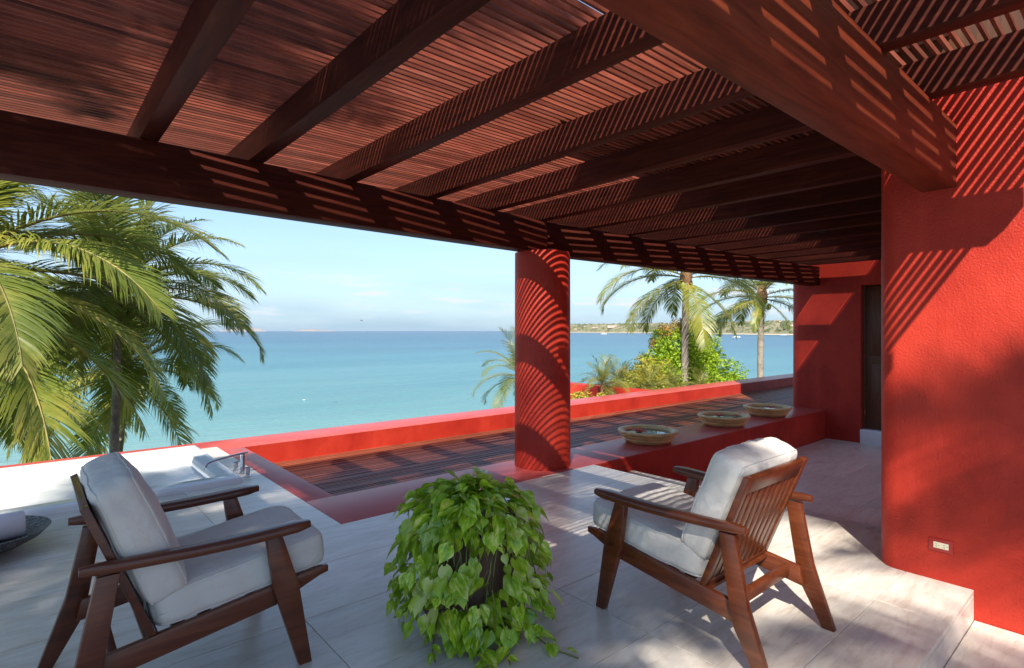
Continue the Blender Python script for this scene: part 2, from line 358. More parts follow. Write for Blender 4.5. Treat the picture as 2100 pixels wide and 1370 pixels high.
def far_house(t, u, w, h, d, label, key='house_wall', storeys=2, roof='hip', dz=0):
    p_, dr = land_at(t, u); rz = math.atan2(dr.y, dr.x) - math.pi / 2
    o = thing('house' if key == 'house_wall' else 'hotel', label, 'building', (p_.x, p_.y, p_.z + dz - 1), rz, 'buildings along the far shore')
    MB().box(-w / 2, w / 2, 0, d, 0, h).obj('wall', key, o)
    if roof == 'hip':
        e = .6; MB().loft([[(-w / 2 - e, -e, h), (w / 2 + e, -e, h), (w / 2 + e, d + e, h), (-w / 2 - e, d + e, h)], [(-w / 4, d * .4, h + 2.4), (w / 4, d * .4, h + 2.4), (w / 4, d * .6, h + 2.4), (-w / 4, d * .6, h + 2.4)]]).obj('roof', 'house_roof', o)
    else: MB().box(-w / 2 - .4, w / 2 + .4, -.4, d + .4, h, h + .7).obj('roof', key, o)
    nwin = max(2, int(w / 5)); me = None
    for s in range(storeys):
        for k in range(nwin):
            x = -w / 2 + (k + .5) * w / nwin; z = h * (s + .3) / storeys
            if me is None: me = MB().box(-w / nwin * .3, w / nwin * .3, -.15, .1, 0, h / storeys * .5).mesh('window')
            mobj('window', me, 'house_glass', o, (x, 0, z))
far_house(1.72, .25, 66, 15, 20, 'large pinkish hotel block on the distant headland', 'hotel_wall', 4, 'flat')
far_house(1.45, .22, 40, 9, 15, 'long cream villa beside the distant hotel', 'house_wall', 2, 'hip')
far_house(1.98, .30, 34, 13, 15, 'tall cream house standing next to the distant hotel', 'house_wall', 3, 'flat')
far_house(1.12, .16, 30, 8, 13, 'low tile roofed house at the outer end of the distant headland', 'house_wall', 2, 'hip')
for t_, u_, w_ in ((1.28, .33, 22), (2.35, .5, 24), (3.35, .55, 20), (4.25, .4, 20), (4.55, .62, 24), (4.78, .3, 16), (4.05, .6, 20)):
    far_house(t_, u_, w_, 6.5, 11, 'small pale house among the trees of the distant headland', 'house_wall', 2, 'hip')

def boat(px, py, L, label, wake=False, rz=0):
    d = -(SEA - H) * 1146 / (py - 678); p_ = atd(px, py, d)
    o = thing('boat', label, 'boat', (p_.x, p_.y, SEA), R(-40.8) + rz)
    st = [(-.5, .13, .09), (-.2, .16, .09), (.2, .15, .10), (.42, .07, .13), (.52, .005, .16)]
    MB().loft([[(x * L, -w * L, h * L), (x * L, -w * .55 * L, -.04 * L), (x * L, w * .55 * L, -.04 * L), (x * L, w * L, h * L)] for x, w, h in st]).obj('hull', 'boat_white', o)
    MB().loft([[(-.25 * L, -.1 * L, .09 * L), (.2 * L, -.09 * L, .1 * L), (.2 * L, .09 * L, .1 * L), (-.25 * L, .1 * L, .09 * L)], [(-.22 * L, -.08 * L, .21 * L), (.08 * L, -.07 * L, .21 * L), (.08 * L, .07 * L, .21 * L), (-.22 * L, .08 * L, .21 * L)]]).obj('cabin', 'boat_white', o)
    MB().box(-.18 * L, .1 * L, -.1 * L, .1 * L, .135 * L, .175 * L).obj('window', 'boat_glass', o)
boat(1510, 692, 15, 'white motor cruiser moored on the open bay below the headland')
boat(1607, 687.5, 17, 'white yacht moored close to the red door building')
boat(1238, 685.5, 22, 'small white speedboat out beside the column')
def gull(p_, s, key, label, flying=True):
    o = thing('bird', label, 'bird', p_, R(-40))
    MB().tube([(-.3 * s, 0, 0), (-.15 * s, 0, .02 * s), (.1 * s, 0, .03 * s), (.28 * s, 0, .03 * s), (.36 * s, 0, .02 * s)], [.01 * s, .06 * s, .07 * s, .045 * s, .005 * s], 6).obj('body', key, o, smooth=True)
    for sg in (-1, 1):
        if flying: MB().loft([[(x - c, sg * y, z), (x + c, sg * y, z), (x + c, sg * y, z + .015 * s), (x - c, sg * y, z + .015 * s)] for x, y, z, c in ((.05 * s, .04 * s, .04 * s, .1 * s), (.1 * s, .3 * s, .14 * s, .08 * s), (-.02 * s, .7 * s, .06 * s, .015 * s))]).obj('wing', key, o)
gull(atd(741, 657.5, 60), .5, 'gull', 'dark bird flying above the open sea')
gull(Vector((*atd(623, 821, 13.5 * 1146 / 143).xy, SEA + .1)), .9, 'gull_white', 'white bird resting on the water', False)
gull(Vector((*atd(688, 824, 13.5 * 1146 / 146).xy, SEA + .1)), .9, 'gull', 'dark bird resting on the water', False)

# ------------------------------------------------------------------ terrace floors
fl = struct(MB().box(-5, 4.775, .72, 4.145, -.5, -.008).box(-5, 1.84, 4.145, 5.92, -.5, -.008).box(1.565, 1.84, 5.92, 7.95, -.5, -.008).box(-5, -.72, 5.92, 7.95, -.5, -.008).obj('terrace_floor', 'grout'))
ys = [.70, 1.035] + [1.035 + .6218 * k for k in range(1, 13)]
xs = [1.08 + 1.244 * k for k in range(-4, 4)]
def tile(x0, x1, y0, y1, parent, z=0, t=.03):
    g = .0017
    MB().box(x0 + g, x1 - g, y0 + g, y1 - g, z - t, z).obj('tile', 'travertine', parent, bevel=.0012, seg=1)
for a, c in zip(ys, ys[1:]):
    for e, f in zip(xs, xs[1:]):
        x1 = min(f, 4.78) if f < 4.7 else 4.78
        if a >= 4.1:
            x1 = min(x1, 1.83)
        c2 = min(c, 7.953)
        c2 = 4.14 if abs(c - 4.14) < .02 else c2
        a2 = 4.14 if abs(a - 4.14) < .02 else a
        if x1 - e < .05 or c2 - a2 < .05: continue
        TX0, TX1, TY0 = -.74, 1.578, 5.905                # the tub takes this bit of floor
        if c2 <= TY0 or x1 <= TX0 or e >= TX1: tile(e, x1, a2, c2, fl); continue
        if a2 < TY0: tile(e, x1, a2, TY0, fl)
        a3 = max(a2, TY0)
        if e < TX0 - .03: tile(e, TX0, a3, c2, fl)
        if x1 > TX1 + .03: tile(TX1, x1, a3, c2, fl)
for e, f in zip([-4 + .93 * k for k in range(10)], [-4 + .93 * k for k in range(1, 11)]):      # the riser and nosing at the step
    f = min(f, 4.128)
    if f > e: MB().box(e + .001, f - .001, .700, .72, -.17, -.032).obj('tile', 'travertine', fl)
lf = struct(MB().box(-5, 4.14, -4, .71, -.4, -.18).obj('lower_floor', 'grout'))
for e in [-3.42 + 1.244 * k for k in range(7)]:
    for j in range(5):
        x1 = min(e + 1.244, 4.125)
        if x1 > e + .05: tile(e, x1, .698 - .6218 * (j + 1), .698 - .6218 * j, lf, -.17, .02)
cf = struct(MB().box(4.80, 11.6, -.5, 4.2, -.8, -.56).obj('corridor_floor', 'grout'))
for i in range(6):
    for j in range(8):
        x0 = 4.81 + 1.244 * i; y0 = 4.12 - .6218 * (j + 1); tile(x0, min(x0 + 1.244, 11.45), y0, y0 + .6218, cf, -.54)
for k in (1, 2):
    MB().box(4.781, 4.781 + .36 * (3 - k), 1.2, 4.135, -.55, -.18 * k).obj('step', 'travertine', fl)

# ------------------------------------------------------------------ red walls
# rim, parapet and ledge round the slatted deck
pa = thing('parapet', 'low bright red parapet around the slatted deck, facing the sea', 'parapet wall')
def arcbox(mb, x0, x1, y0, y1, z0, z1): return mb.box(x0, x1, y0, y1, z0, z1)
MB().box(1.835, 24, 7.742, 8.40, -3, -.016).obj('outer_wall', 'red', pa)
MB().box(-6, 1.835, 7.957, 8.40, -3, -.016).obj('outer_wall', 'red', pa)
MB().box(1.83, 24, 7.74, 8.40, -.016, -.002).obj('sheen_cap', 'red_top_sheen', pa, bevel=.007, seg=2)  # thin cap added to carry the painted top sheen
MB().box(-6, 1.83, 7.955, 8.40, -.016, -.002).obj('sheen_cap', 'red_top_sheen', pa)
MB().box(1.83, 2.095, 4.902, 7.738, -3, -.016).obj('side_wall', 'red', pa)
MB().box(1.83, 2.095, 4.902, 7.738, -.016, -.003).obj('sheen_cap', 'red_top_sheen', pa, bevel=.004)
le = thing('ledge', 'wide red plaster ledge under the column, carrying three clay bowls', 'ledge')
MB().box(1.83, 11.43, 4.142, 4.90, -3, -.016).obj('bench', 'red', le)
MB().box(1.83, 11.43, 4.142, 4.90, -.016, .0).obj('sheen_cap', 'red_top_sheen', le, bevel=.007, seg=2)
# column
co = thing('column', 'round red plaster column holding up the wooden beam', 'column', (4.363, 4.53, 0))
MB().lathe([(.314, -.01), (.313, .02), (.312, .5), (.311, 1.2), (.311, 2.0), (.31, 2.366)], 72).obj('shaft', 'red', co, smooth=True)
# right wall with rounded end
def rounded(mb, x0, x1, y0, y1, z0, z1, r, corners, n=12, eb=0):
    pts = []
    for cx, cy, a0, key in ((x0, y0, 180, 'a'), (x1, y0, 270, 'b'), (x1, y1, 0, 'c'), (x0, y1, 90, 'd')):
        if key in corners:
            ox = cx + (r if cx == x0 else -r); oy = cy + (r if cy == y0 else -r)
            pts += [(ox + r * math.cos(R(a0 + 90 * k / n)), oy + r * math.sin(R(a0 + 90 * k / n))) for k in range(n + 1)]
        else: pts.append((cx, cy))
    return mb.prism(pts, lambda x, y: (x, y, z0), lambda x, y: (x, y, z1))
rw = thing('plaster_wall', 'tall bright red textured wall with rounded end beside the step', 'wall', (4.13, 1.193, 0))
rounded(MB(), 0, 3.2, -4.8, 0, -.6, 2.96, .12, 'd').obj('wall', 'red', rw, smooth=True)
rounded(MB(), .02, 3.18, -4.8, -.02, 2.962, 5.6, .12, 'd').obj('upper_wall_shade', 'door_wood', rw, smooth=True)  # dark timber colour stands in for shade on the upper wall
ot = thing('power_outlet', 'cream double power socket on a red cover plate low on the wall', 'socket', (4.13, .8545, .2145))
MB().box(-.008, -.0005, -.06, .06, -.037, .037).obj('cover_plate', 'red_plate', ot, bevel=.002)
fc = MB().box(-.012, -.0085, -.039, .035, -.018, .018).obj('socket_face', 'cream_plastic', ot, bevel=.0015)
for y in (.021, -.018):
    for z in (-.007, .006): MB().box(-.0127, -.0121, y - .0045, y + .0045, z - .0012, z + .0012).obj('slot', 'black', fc)
    MB().tube([(-.0121, y - .014, 0), (-.0127, y - .014, 0)], .0022, 10).obj('ground_hole', 'black', fc)
# building with the door
hb = thing('house_wing', 'dark red house wing with the wooden door at the end of the passage', 'building', (11.42, 0, 0))
mb = rounded(MB(), 0, 6, 3.544, 4.80, -3, 5.5, .22, 'd')
mb.box(0, 6, 2.45, 3.544, 2.323, 5.5).box(0, 6, -5, 2.45, -3, 5.5).box(.9, 6, 2.45, 3.544, -3, 2.323)
mb.obj('wall', 'red', hb, smooth=True)
dr = MB().box(.12, .17, 2.47, 3.52, -.285, 2.31).obj('door', 'door_wood', hb, bevel=.004)
for y0, y1, z0, z1 in ((2.58, 2.95, -.15, .9), (3.04, 3.41, -.15, .9), (2.58, 2.95, 1.05, 2.2), (3.04, 3.41, 1.05, 2.2)): MB().box(.108, .119, y0, y1, z0, z1).obj('door_panel', 'door_wood', dr, bevel=.004)
MB().box(.10, .19, 3.50, 3.543, -.28, 2.32).box(.10, .19, 2.452, 2.47, -.28, 2.32).obj('door_frame', 'door_wood', hb)
for z in (-.02, 1.0, 2.05): MB().tube([(.098, 3.505, z), (.098, 3.505, z + .10)], .008, 8).obj('hinge', 'chrome', dr)
MB().box(-.03, .8, 2.46, 3.55, -.56, -.29).obj('threshold', 'white_step', hb, bevel=.015, seg=3)
# lower wing seen past the parapet
lw = thing('garden_wall', 'orange red garden wall running out behind the parapet beside the palms', 'wall')
MB().box(11.55, 11.95, 8.41, 12.6, -6.5, 0.0).obj('wall', 'red', lw, bevel=.01)

# ------------------------------------------------------------------ slatted deck
dk = thing('slatted_deck', 'sunken deck of thin dark red timber slats inside the parapet', 'deck', (0, 0, -.27))
pitch = .0506; row = 0; y = 4.925
MB().box(2.1, 23.8, 4.905, 7.735, -.16, -.12).obj('base', 'black', dk)
for xj in [2.5 + 1.5 * k for k in range(14)]: MB().box(xj, xj + .06, 4.91, 7.73, -.12, -.034).obj('bearer', 'deck', dk)
dm = {}
while y < 7.72:
    x = 2.10 + 0
    first = rnd.uniform(1.6, 3.9); lens = [first, 3.6, 3.9, 4.1]
    for k, L in enumerate(lens + [23.5 - 2.1 - first - 11.6]):
        me = MB().box(0, L - .004, 0, .033, -.033, 0).mesh('slat')
        o = mobj('slat', me, 'deck', dk, (x, y + rnd.uniform(-.002, .002), rnd.uniform(-.003, .003))); x += L
    y += pitch

# ------------------------------------------------------------------ pergola
pg = thing('pergola', 'dark red timber pergola roof of heavy beams, joists and close slats', 'pergola')
ZB, ZT = 2.72, 2.91
def beam(name, p, q, th, z0, z1, m):
    d = (Vector(q) - Vector(p)); nrm = Vector((-d.y, d.x)).normalized() * th
    a, c = Vector(p), Vector(q)
    return MB().prism([tuple(a), tuple(c), tuple(c + nrm), tuple(a + nrm)], lambda x, y: (x, y, z0), lambda x, y: (x, y, z1)).obj(name, m, pg, bevel=.005, seg=2)
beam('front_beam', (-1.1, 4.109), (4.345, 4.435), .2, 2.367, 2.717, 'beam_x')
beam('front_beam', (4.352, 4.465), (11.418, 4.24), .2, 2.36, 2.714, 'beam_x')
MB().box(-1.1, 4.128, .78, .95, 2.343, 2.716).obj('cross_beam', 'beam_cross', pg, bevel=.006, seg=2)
JX = [-.95, -.36, .525, 1.19, 1.935, 2.745, 3.51, 4.265, 5.015, 5.76, 6.505, 7.245, 7.99, 8.74, 9.49, 10.24, 10.98]
for i, x in enumerate(JX):
    y0 = .07 if x < 4 else 1.2; w = .105; j = rnd.uniform(-.004, .004)
    pts = [(y0, ZB + .085), (y0 + .085, ZB), (5.2, ZB), (5.28, ZB + .08), (5.28, ZT), (y0, ZT)] if x < 4 else [(y0, ZB), (5.2, ZB), (5.28, ZB + .08), (5.28, ZT), (y0, ZT)]
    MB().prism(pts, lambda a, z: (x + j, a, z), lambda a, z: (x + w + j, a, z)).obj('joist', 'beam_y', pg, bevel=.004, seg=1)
y = .085
sw, sh = .0156, .030
k = 0
while y < 5.34:
    cut = JX[rnd.choice((3, 5, 6, 7))] + .05; cut2 = JX[rnd.choice((9, 10, 11, 12, 13))] + .05
    if y < 1.2: xs_ = [-.98 + rnd.uniform(-.015, .015), JX[rnd.choice((3, 5))] + .05, 4.125]
    else: xs_ = [-.98 + rnd.uniform(-.015, .015), cut, 11.41] if k % 2 else [-.98 + rnd.uniform(-.015, .015), cut, cut2, 11.41]
    for a, c in zip(xs_, xs_[1:]):
        dy = rnd.uniform(-.003, .003); tw = rnd.uniform(-.0025, .0025)
        mb = MB().box(a + .001, c - .001, 0, sw, ZT + .001, ZT + .001 + sh + rnd.uniform(-.002, .002)); mb.v = [(vx, vy + (tw if vx > a + .5 else -tw), vz) for vx, vy, vz in mb.v]
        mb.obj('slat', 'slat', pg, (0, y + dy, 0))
    y += pitch; k += 1
MB().box(2.62, 11.4, .80, 2.88, 3.26, 3.34).obj('shade_slab', 'shade_cover', pg)  # unseen slab added above the slats, edges set to shade them
for x in (2.72, 5.0, 8.0, 11.0):  # added posts carrying the unseen slab
    for yy in (.95, 2.6): MB().box(x, x + .08, yy, yy + .08, ZT + .03, 3.259).obj('shade_slab_post', 'beam_y', pg)
MB().box(7.99 - .004, 7.99 - .0005, 2.9, 2.97, 2.80, 2.86).obj('junction_box', 'black', pg)

# ------------------------------------------------------------------ bath tub, tap, dishes
tb = thing('bathtub', 'large white sunken bathtub beside the sea parapet', 'bathtub', (-.75, 5.9, 0))
def rr_loop(x0, x1, y0, y1, r, z, n=6):
    out = []
    for cx, cy, a0 in ((x0 + r, y0 + r, 180), (x1 - r, y0 + r, 270), (x1 - r, y1 - r, 0), (x0 + r, y1 - r, 90)):
        out += [(cx + r * math.cos(R(a0 + 90 * k / n)), cy + r * math.sin(R(a0 + 90 * k / n)), z) for k in range(n + 1)]
    return out
TW, TD = 2.335, 2.045
MB().loft([rr_loop(0, TW, 0, TD, .02, -.02), rr_loop(0, TW, 0, TD, .02, .045), rr_loop(.008, TW - .008, .008, TD - .008, .02, .058), rr_loop(.03, TW - .03, .03, TD - .03, .025, .062),
           rr_loop(.15, TW - .17, .17, TD - .15, .06, .062), rr_loop(.17, TW - .185, .185, TD - .165, .07, .052), rr_loop(.20, TW - .22, .21, TD - .19, .1, -.05), rr_loop(.26, TW - .27, .25, TD - .23, .12, -.34), rr_loop(.36, TW - .36, .33, TD - .31, .14, -.39)], True).obj('basin', 'tubwhite', tb, smooth=True, ang=50)
fa = thing('bath_tap', 'chrome bath spout with long horizontal arm at the tub corner', 'tap', (1.69, 6.28, 0))
MB().lathe([(.034, 0), (.034, .008), (.022, .012), (.022, .19), (.02, .205)], 24).obj('body', 'chrome', fa, smooth=True)
MB().tube([(.0, 0, .20), (.0, 0, .222)], .008, 10).obj('stem', 'chrome', fa, smooth=True)
MB().tube([(.05, 0, .215), (.0, 0, .213), (-.15, -.05, .208), (-.30, -.10, .195), (-.355, -.118, .182), (-.375, -.125, .155), (-.378, -.126, .13)], [.011, .012, .013, .013, .014, .014, .014], 14).obj('spout', 'chrome', fa, smooth=True)
def tap_handle(loc, label):
    h = thing('tap_handle', label, 'tap handle', loc)
    MB().lathe([(.03, 0), (.03, .006), (.019, .012), (.019, .07), (.024, .075), (.024, .085)], 20).obj('body', 'chrome', h, smooth=True)
    MB().tube([(-.03, 0, .092), (.045, .0, .095)], .0065, 10).obj('lever', 'chrome', h, smooth=True)
tap_handle((1.675, 6.47, 0), 'chrome tap lever standing behind the bath spout')
tap_handle((1.70, 6.13, 0), 'chrome tap lever standing in front of the bath spout')
def dish(loc, label, r=.36):
    o = thing('stone_dish', label, 'dish', loc)
    MB().lathe([(.10, 0), (.14, .006), (.22, .035), (.31, .082), (r - .005, .128), (r + .004, .136), (r - .008, .138), (r - .03, .125), (.25, .085), (.12, .07), (.001, .068)], 56).obj('bowl', 'granite', o, smooth=True)
    return o
dish((-.245, 5.18, 0), 'grey speckled stone dish holding the rolled towel beside the tub')
dish((-.56, 4.80, 0), 'grey speckled stone dish next to the towel dish')
tw = thing('towel', 'rolled pale towel lying in the grey stone dish', 'towel', (-.32, 5.14, .16), R(6))
prof = []
rings = []
for x in [-.36, -.355, -.2, 0, .15, .285, .29]:
    e = .97 if x in (-.36, .29) else 1
    rings.append([(x, (.088 + .003 * math.sin(5 * a + x * 9)) * e * math.cos(a), (.088 + .003 * math.cos(3 * a)) * e * math.sin(a)) for a in [2 * math.pi * k / 28 for k in range(28)]])
MB().loft(rings).obj('roll', 'towel', tw, smooth=True)
sp_ = MB(); q = []
for k in range(60):
    a = k * .42; r_ = .012 + .0118 * a / (2 * math.pi) * 1.55
    if r_ > .083: break
    q.append((.2915, r_ * math.cos(a), r_ * math.sin(a)))
sp_.tube(q, .0035, 5).obj('rolled_edge', 'towel', tw, smooth=True)

# ------------------------------------------------------------------ clay bowls with floating flowers
def flower(o, x, y, s, seed):
    r3 = random.Random(seed)
    f = MB().lathe([(.001, .0), (.008 * s, .004), (.004 * s, .018 * s), (.001, .03 * s)], 8).obj('flower', 'pollen', o, (x, y, .128), smooth=True)
    for k in range(5):
        a = 2 * math.pi * k / 5 + r3.random(); vs = []; nseg = 5
        for i in range(nseg + 1):
            t = i / nseg; w = .045 * s * math.sin(math.pi * (.12 + .8 * t)); rr_ = .008 + .07 * s * t; z = .004 + .03 * s * t * (1 - .55 * t) + r3.uniform(-.002, .003)
            for sgn in (-1, 0, 1): vs.append((rr_ * math.cos(a) - sgn * w * math.sin(a), rr_ * math.sin(a) + sgn * w * math.cos(a), z + (abs(sgn) * .008 * s)))
        MB().add(vs, [(3 * i + j, 3 * i + j + 1, 3 * i + 4 + j, 3 * i + 3 + j) for i in range(nseg) for j in (0, 1)]).obj('petal', 'petal', f, smooth=True, ang=80)
    MB().tube([(0, 0, .01), (.02 * s, .01 * s, .045 * s), (.035 * s, .012 * s, .07 * s)], .003 * s, 5).obj('stamen', 'pollen', f)
def clay_bowl(loc, label, fl_, seed):
    o = thing('clay_bowl', label, 'bowl', loc)
    MB().lathe([(.23, 0), (.29, .004), (.315, .03), (.335, .05), (.328, .058), (.345, .078), (.365, .098), (.352, .106), (.362, .116), (.395, .134), (.402, .15), (.395, .162), (.372, .168), (.345, .165), (.325, .154), (.318, .14), (.30, .10), (.25, .07), (.001, .06)], 72).obj('bowl', 'clay', o, smooth=True, ang=60)
    MB().lathe([(.001, .124), (.309, .124), (.309, .126), (.001, .126)], 48).obj('water', 'bowl_water', o)
    for k, (x, y, s) in enumerate(fl_): flower(o, x, y, s, seed + k)
clay_bowl((6.33, 4.52, 0), 'yellow clay bowl with big red flowers nearest to the column on the ledge', [(-.06, .12, 1.1), (-.13, .02, 1.0)], 3)
clay_bowl((8.36, 4.53, 0), 'yellow clay bowl in the middle of three on the ledge', [(0, .08, 1.25), (.17, -.12, .8)], 9)
clay_bowl((9.90, 4.54, 0), 'yellow clay bowl nearest to the door wing on the ledge', [(.02, -.04, 1.2)], 15)

# ------------------------------------------------------------------ armchairs
def pillow(L, Wd, T, seed, puff=.5, n=26, m_=14, crown=0.0):
    # soft box, x: width, y: length, z: thickness, origin at its centre
    vs = []; fs = []; key = {}
    def shape(u, v, w):
        e = 9.0
        x = math.copysign(abs(u) ** 1, u); nrm = (abs(u) ** e + abs(v) ** e + abs(w) ** (e * .6)) ** (1 / e)
        q = Vector((u, v, w)) / max(nrm, 1e-6)
        bul = (1 - min(1, abs(q.x)) ** 2.5) * (1 - min(1, abs(q.y)) ** 2.5)
        p_ = Vector((q.x * L / 2, q.y * Wd / 2, q.z * T / 2 * (1 - puff * .22 + puff * .5 * bul)))
        pin = (abs(q.x) ** 6) * (abs(q.y) ** 6)
        p_.x *= 1 + .02 * pin; p_.y *= 1 + .02 * pin
        nn = noise.noise(Vector((p_.x * 9 + seed, p_.y * 9, p_.z * 5))) * .007 + (abs(noise.noise(Vector((p_.x * 15 + seed, p_.y * 6 + p_.x * 5, p_.z * 12)))) - .2) * .010
        return p_ + q.normalized() * nn
    def vid(i, j, k_):
        kk = (i, j, k_)
        if kk not in key: key[kk] = len(vs); vs.append(shape(2 * i / n - 1, 2 * j / n - 1, 2 * k_ / m_ - 1))
        return key[kk]
    for i in range(n):
        for j in range(n):
            for k_ in (0, m_):
                f = (vid(i, j, k_), vid(i + 1, j, k_), vid(i + 1, j + 1, k_), vid(i, j + 1, k_)); fs.append(f if k_ else f[::-1])
    for i in range(n):
        for k_ in range(m_):
            for e in (0, n):
                f = (vid(i, e, k_), vid(i + 1, e, k_), vid(i + 1, e, k_ + 1), vid(i, e, k_ + 1)); fs.append(f if e == 0 else f[::-1])
                f = (vid(e, i, k_), vid(e, i + 1, k_), vid(e, i + 1, k_ + 1), vid(e, i, k_ + 1)); fs.append(f[::-1] if e == 0 else f)
    mb = MB(); mb.add(vs, fs); mb.welts = []
    for w in (-.86, .86):
        pts = []
        for a, b_ in [(-1 + 2 * k / n, -1) for k in range(n)] + [(1, -1 + 2 * k / n) for k in range(n)] + [(1 - 2 * k / n, 1) for k in range(n)] + [(-1, 1 - 2 * k / n) for k in range(n)]: pts.append(shape(a, b_, w))
        mb.welts.append(pts + [pts[0]])
    return mb
def welts(pb, c):
    for pts in pb.welts: MB().tube(pts, .0042, 6, False).obj('piping', 'cushion', c, smooth=True)
def armchair(loc, rz, label, seed):
    # local: y forward, x sideways, origin on the floor below the rear end of the arms
    o = thing('armchair', label, 'armchair', loc, rz)
    hw = .345
    def side(sg, pts, th, xc, name, b=.004):
        return MB().prism(pts, lambda y, z: (sg * (xc - th / 2), y, z), lambda y, z: (sg * (xc + th / 2), y, z)).obj(name, 'chairwood', o, bevel=b, seg=2)
    for sg in (-1, 1):
        side(sg, [(.778, 0), (.834, 0), (.775, .375), (.70, .611), (.635, .611), (.668, .37)], .036, hw, 'leg')
        side(sg, [(-.118, 0), (-.062, 0), (.048, .20), (.068, .29), (.118, .603), (.045, .603), (-.015, .30)], .036, hw, 'leg')
        side(sg, [(.02, .192), (.69, .287), (.885, .363), (.925, .372), (.925, .402), (.885, .402), (.69, .377), (.04, .287)], .030, hw - .034, 'side_rail')
        # arm rest: slightly bowed, rounded ends
        rings = []
        for k in range(15):
            t = k / 14; y = -.005 + .82 * t; zc = .634 - .012 * math.sin(math.pi * t) ; w = (.033 - .010 * math.cos(math.pi * min(1, t * 1.4))) * (.6 if k in (0, 14) else 1); xo = .362 + .010 * math.cos(math.pi * (t - .1)) * -1; h = .0215 * (.72 if k in (0, 14) else 1)
            ring = []
            for a in range(12):
                aa = 2 * math.pi * a / 12 + math.pi / 12; c, s = math.cos(aa), math.sin(aa); e = .55
                ring.append((sg * xo + math.copysign(abs(c) ** e, c) * w, y, zc + math.copysign(abs(s) ** e, s) * h))
            rings.append(ring)
        MB().loft(rings).obj('armrest', 'chairwood', o, smooth=True, ang=42)
    # seat cross rails and slats under the cushion
    for y, z in ((.86, .375), (.10, .262)): MB().box(-hw + .05, hw - .05, y - .016, y + .016, z - .032, z + .022).obj('cross_rail', 'chairwood', o, bevel=.003)
    for k in range(7):
        y = .20 + .095 * k; MB().box(-hw + .05, hw - .05, y, y + .05, .268 + .134 * (y - .06), .282 + .134 * (y - .06)).obj('seat_slat', 'chairwood', o)
    # back frame, leaning
    B0, B1 = Vector((.245, .262)), Vector((.012, .852)); bd = (B1 - B0); Lb = bd.length; bd = bd / Lb; bn = Vector((bd.y, -bd.x))
    def bbox(x0, x1, a0, a1, d0, d1, name, parent=None, bv=.003):
        pts = [B0 + bd * a0 + bn * d0, B0 + bd * a1 + bn * d0, B0 + bd * a1 + bn * d1, B0 + bd * a0 + bn * d1]
        return MB().prism([tuple(q) for q in pts], lambda y, z: (x0, y, z), lambda y, z: (x1, y, z)).obj(name, 'chairwood', parent or o, bevel=bv, seg=2)
    bx = .318
    bbox(-bx, -bx + .045, 0, Lb, -.014, .014, 'back_stile'); bbox(bx - .045, bx, 0, Lb, -.014, .014, 'back_stile')
    bbox(-bx + .0455, bx - .0455, Lb - .085, Lb - .001, -.0135, .0135, 'back_rail'); bbox(-bx + .0455, bx - .0455, .001, .075, -.0135, .0135, 'back_rail')
    ns = 8; inner = 2 * (bx - .0455); gap = .015; wsl = (inner - gap * (ns + 1)) / ns
    for k in range(ns):
        x0 = -bx + .0455 + gap + k * (wsl + gap); bbox(x0, x0 + wsl, .0755, Lb - .0855, -.010, .010, 'back_slat', bv=.002)
    # cushions
    st = math.atan(.134)
    pb = pillow(.615, .72, .165, seed, .25); c = pb.obj('seat_cushion', 'cushion', o, smooth=True, ang=80); c.location = (0, .578, .352 + .070 + .010); c.rotation_euler = (st, 0, 0)
    welts(pb, c)
    MB().box(.3005, .3025, -.33, -.20, -.018, -.012).obj('zip', 'cushion', c); MB().box(-.3025, -.3005, -.33, -.20, -.018, -.012).obj('zip', 'cushion', c)
    lean = math.atan2(bd.x, bd.y)
    pb = pillow(.635, .54, .185, seed + 5, .65); c = pb.obj('back_cushion', 'cushion', o, smooth=True, ang=80)
    mid = B0 + bd * .405 + bn * .108; c.location = (0, mid.x, mid.y); c.rotation_euler = (R(90) - lean, 0, 0)
    welts(pb, c)
    return o
armchair((2.695, 1.172, 0), 0, 'wooden armchair with cream cushions facing the sea, slatted back turned outward by the step', 1.0)
armchair((.137, 2.875, 0), R(-90), 'wooden armchair with cream cushions seen side on between tub and leafy planter', 4.0)

# ------------------------------------------------------------------ trailing pothos in a wooden stump
pt = thing('potted_plant', 'trailing variegated pothos spilling over a rough wooden stump planter', 'plant', (1.534, 2.185, 0), R(-9))
SX, SY, SH = .375, .43, .555
r4 = random.Random(21)
rings = []
for z in (0, .03, .12, .22, .32, .42, .52, SH - .01, SH):
    ring = []
    for k in range(40):
        t = k / 40 * 4; s_ = int(t); f = t - s_
        x, y = [(f * SX, 0), (SX, f * SY), (SX - f * SX, SY), (0, SY - f * SY)][s_]
        nn = noise.noise(Vector((x * 16, y * 16, z * 1.6))) * .012 + noise.noise(Vector((x * 50, y * 50, z * 3))) * .004
        d = Vector((x - SX / 2, y - SY / 2)); d.normalize(); sh = -.006 if z == SH else 0
        ring.append((x + d.x * (nn + sh), y + d.y * (nn + sh), z + (noise.noise(Vector((x * 9, y * 9, 3))) * .015 if z > .5 else 0)))
    rings.append(ring)
MB().loft(rings).obj('planter', 'stump', pt, smooth=True, ang=40)
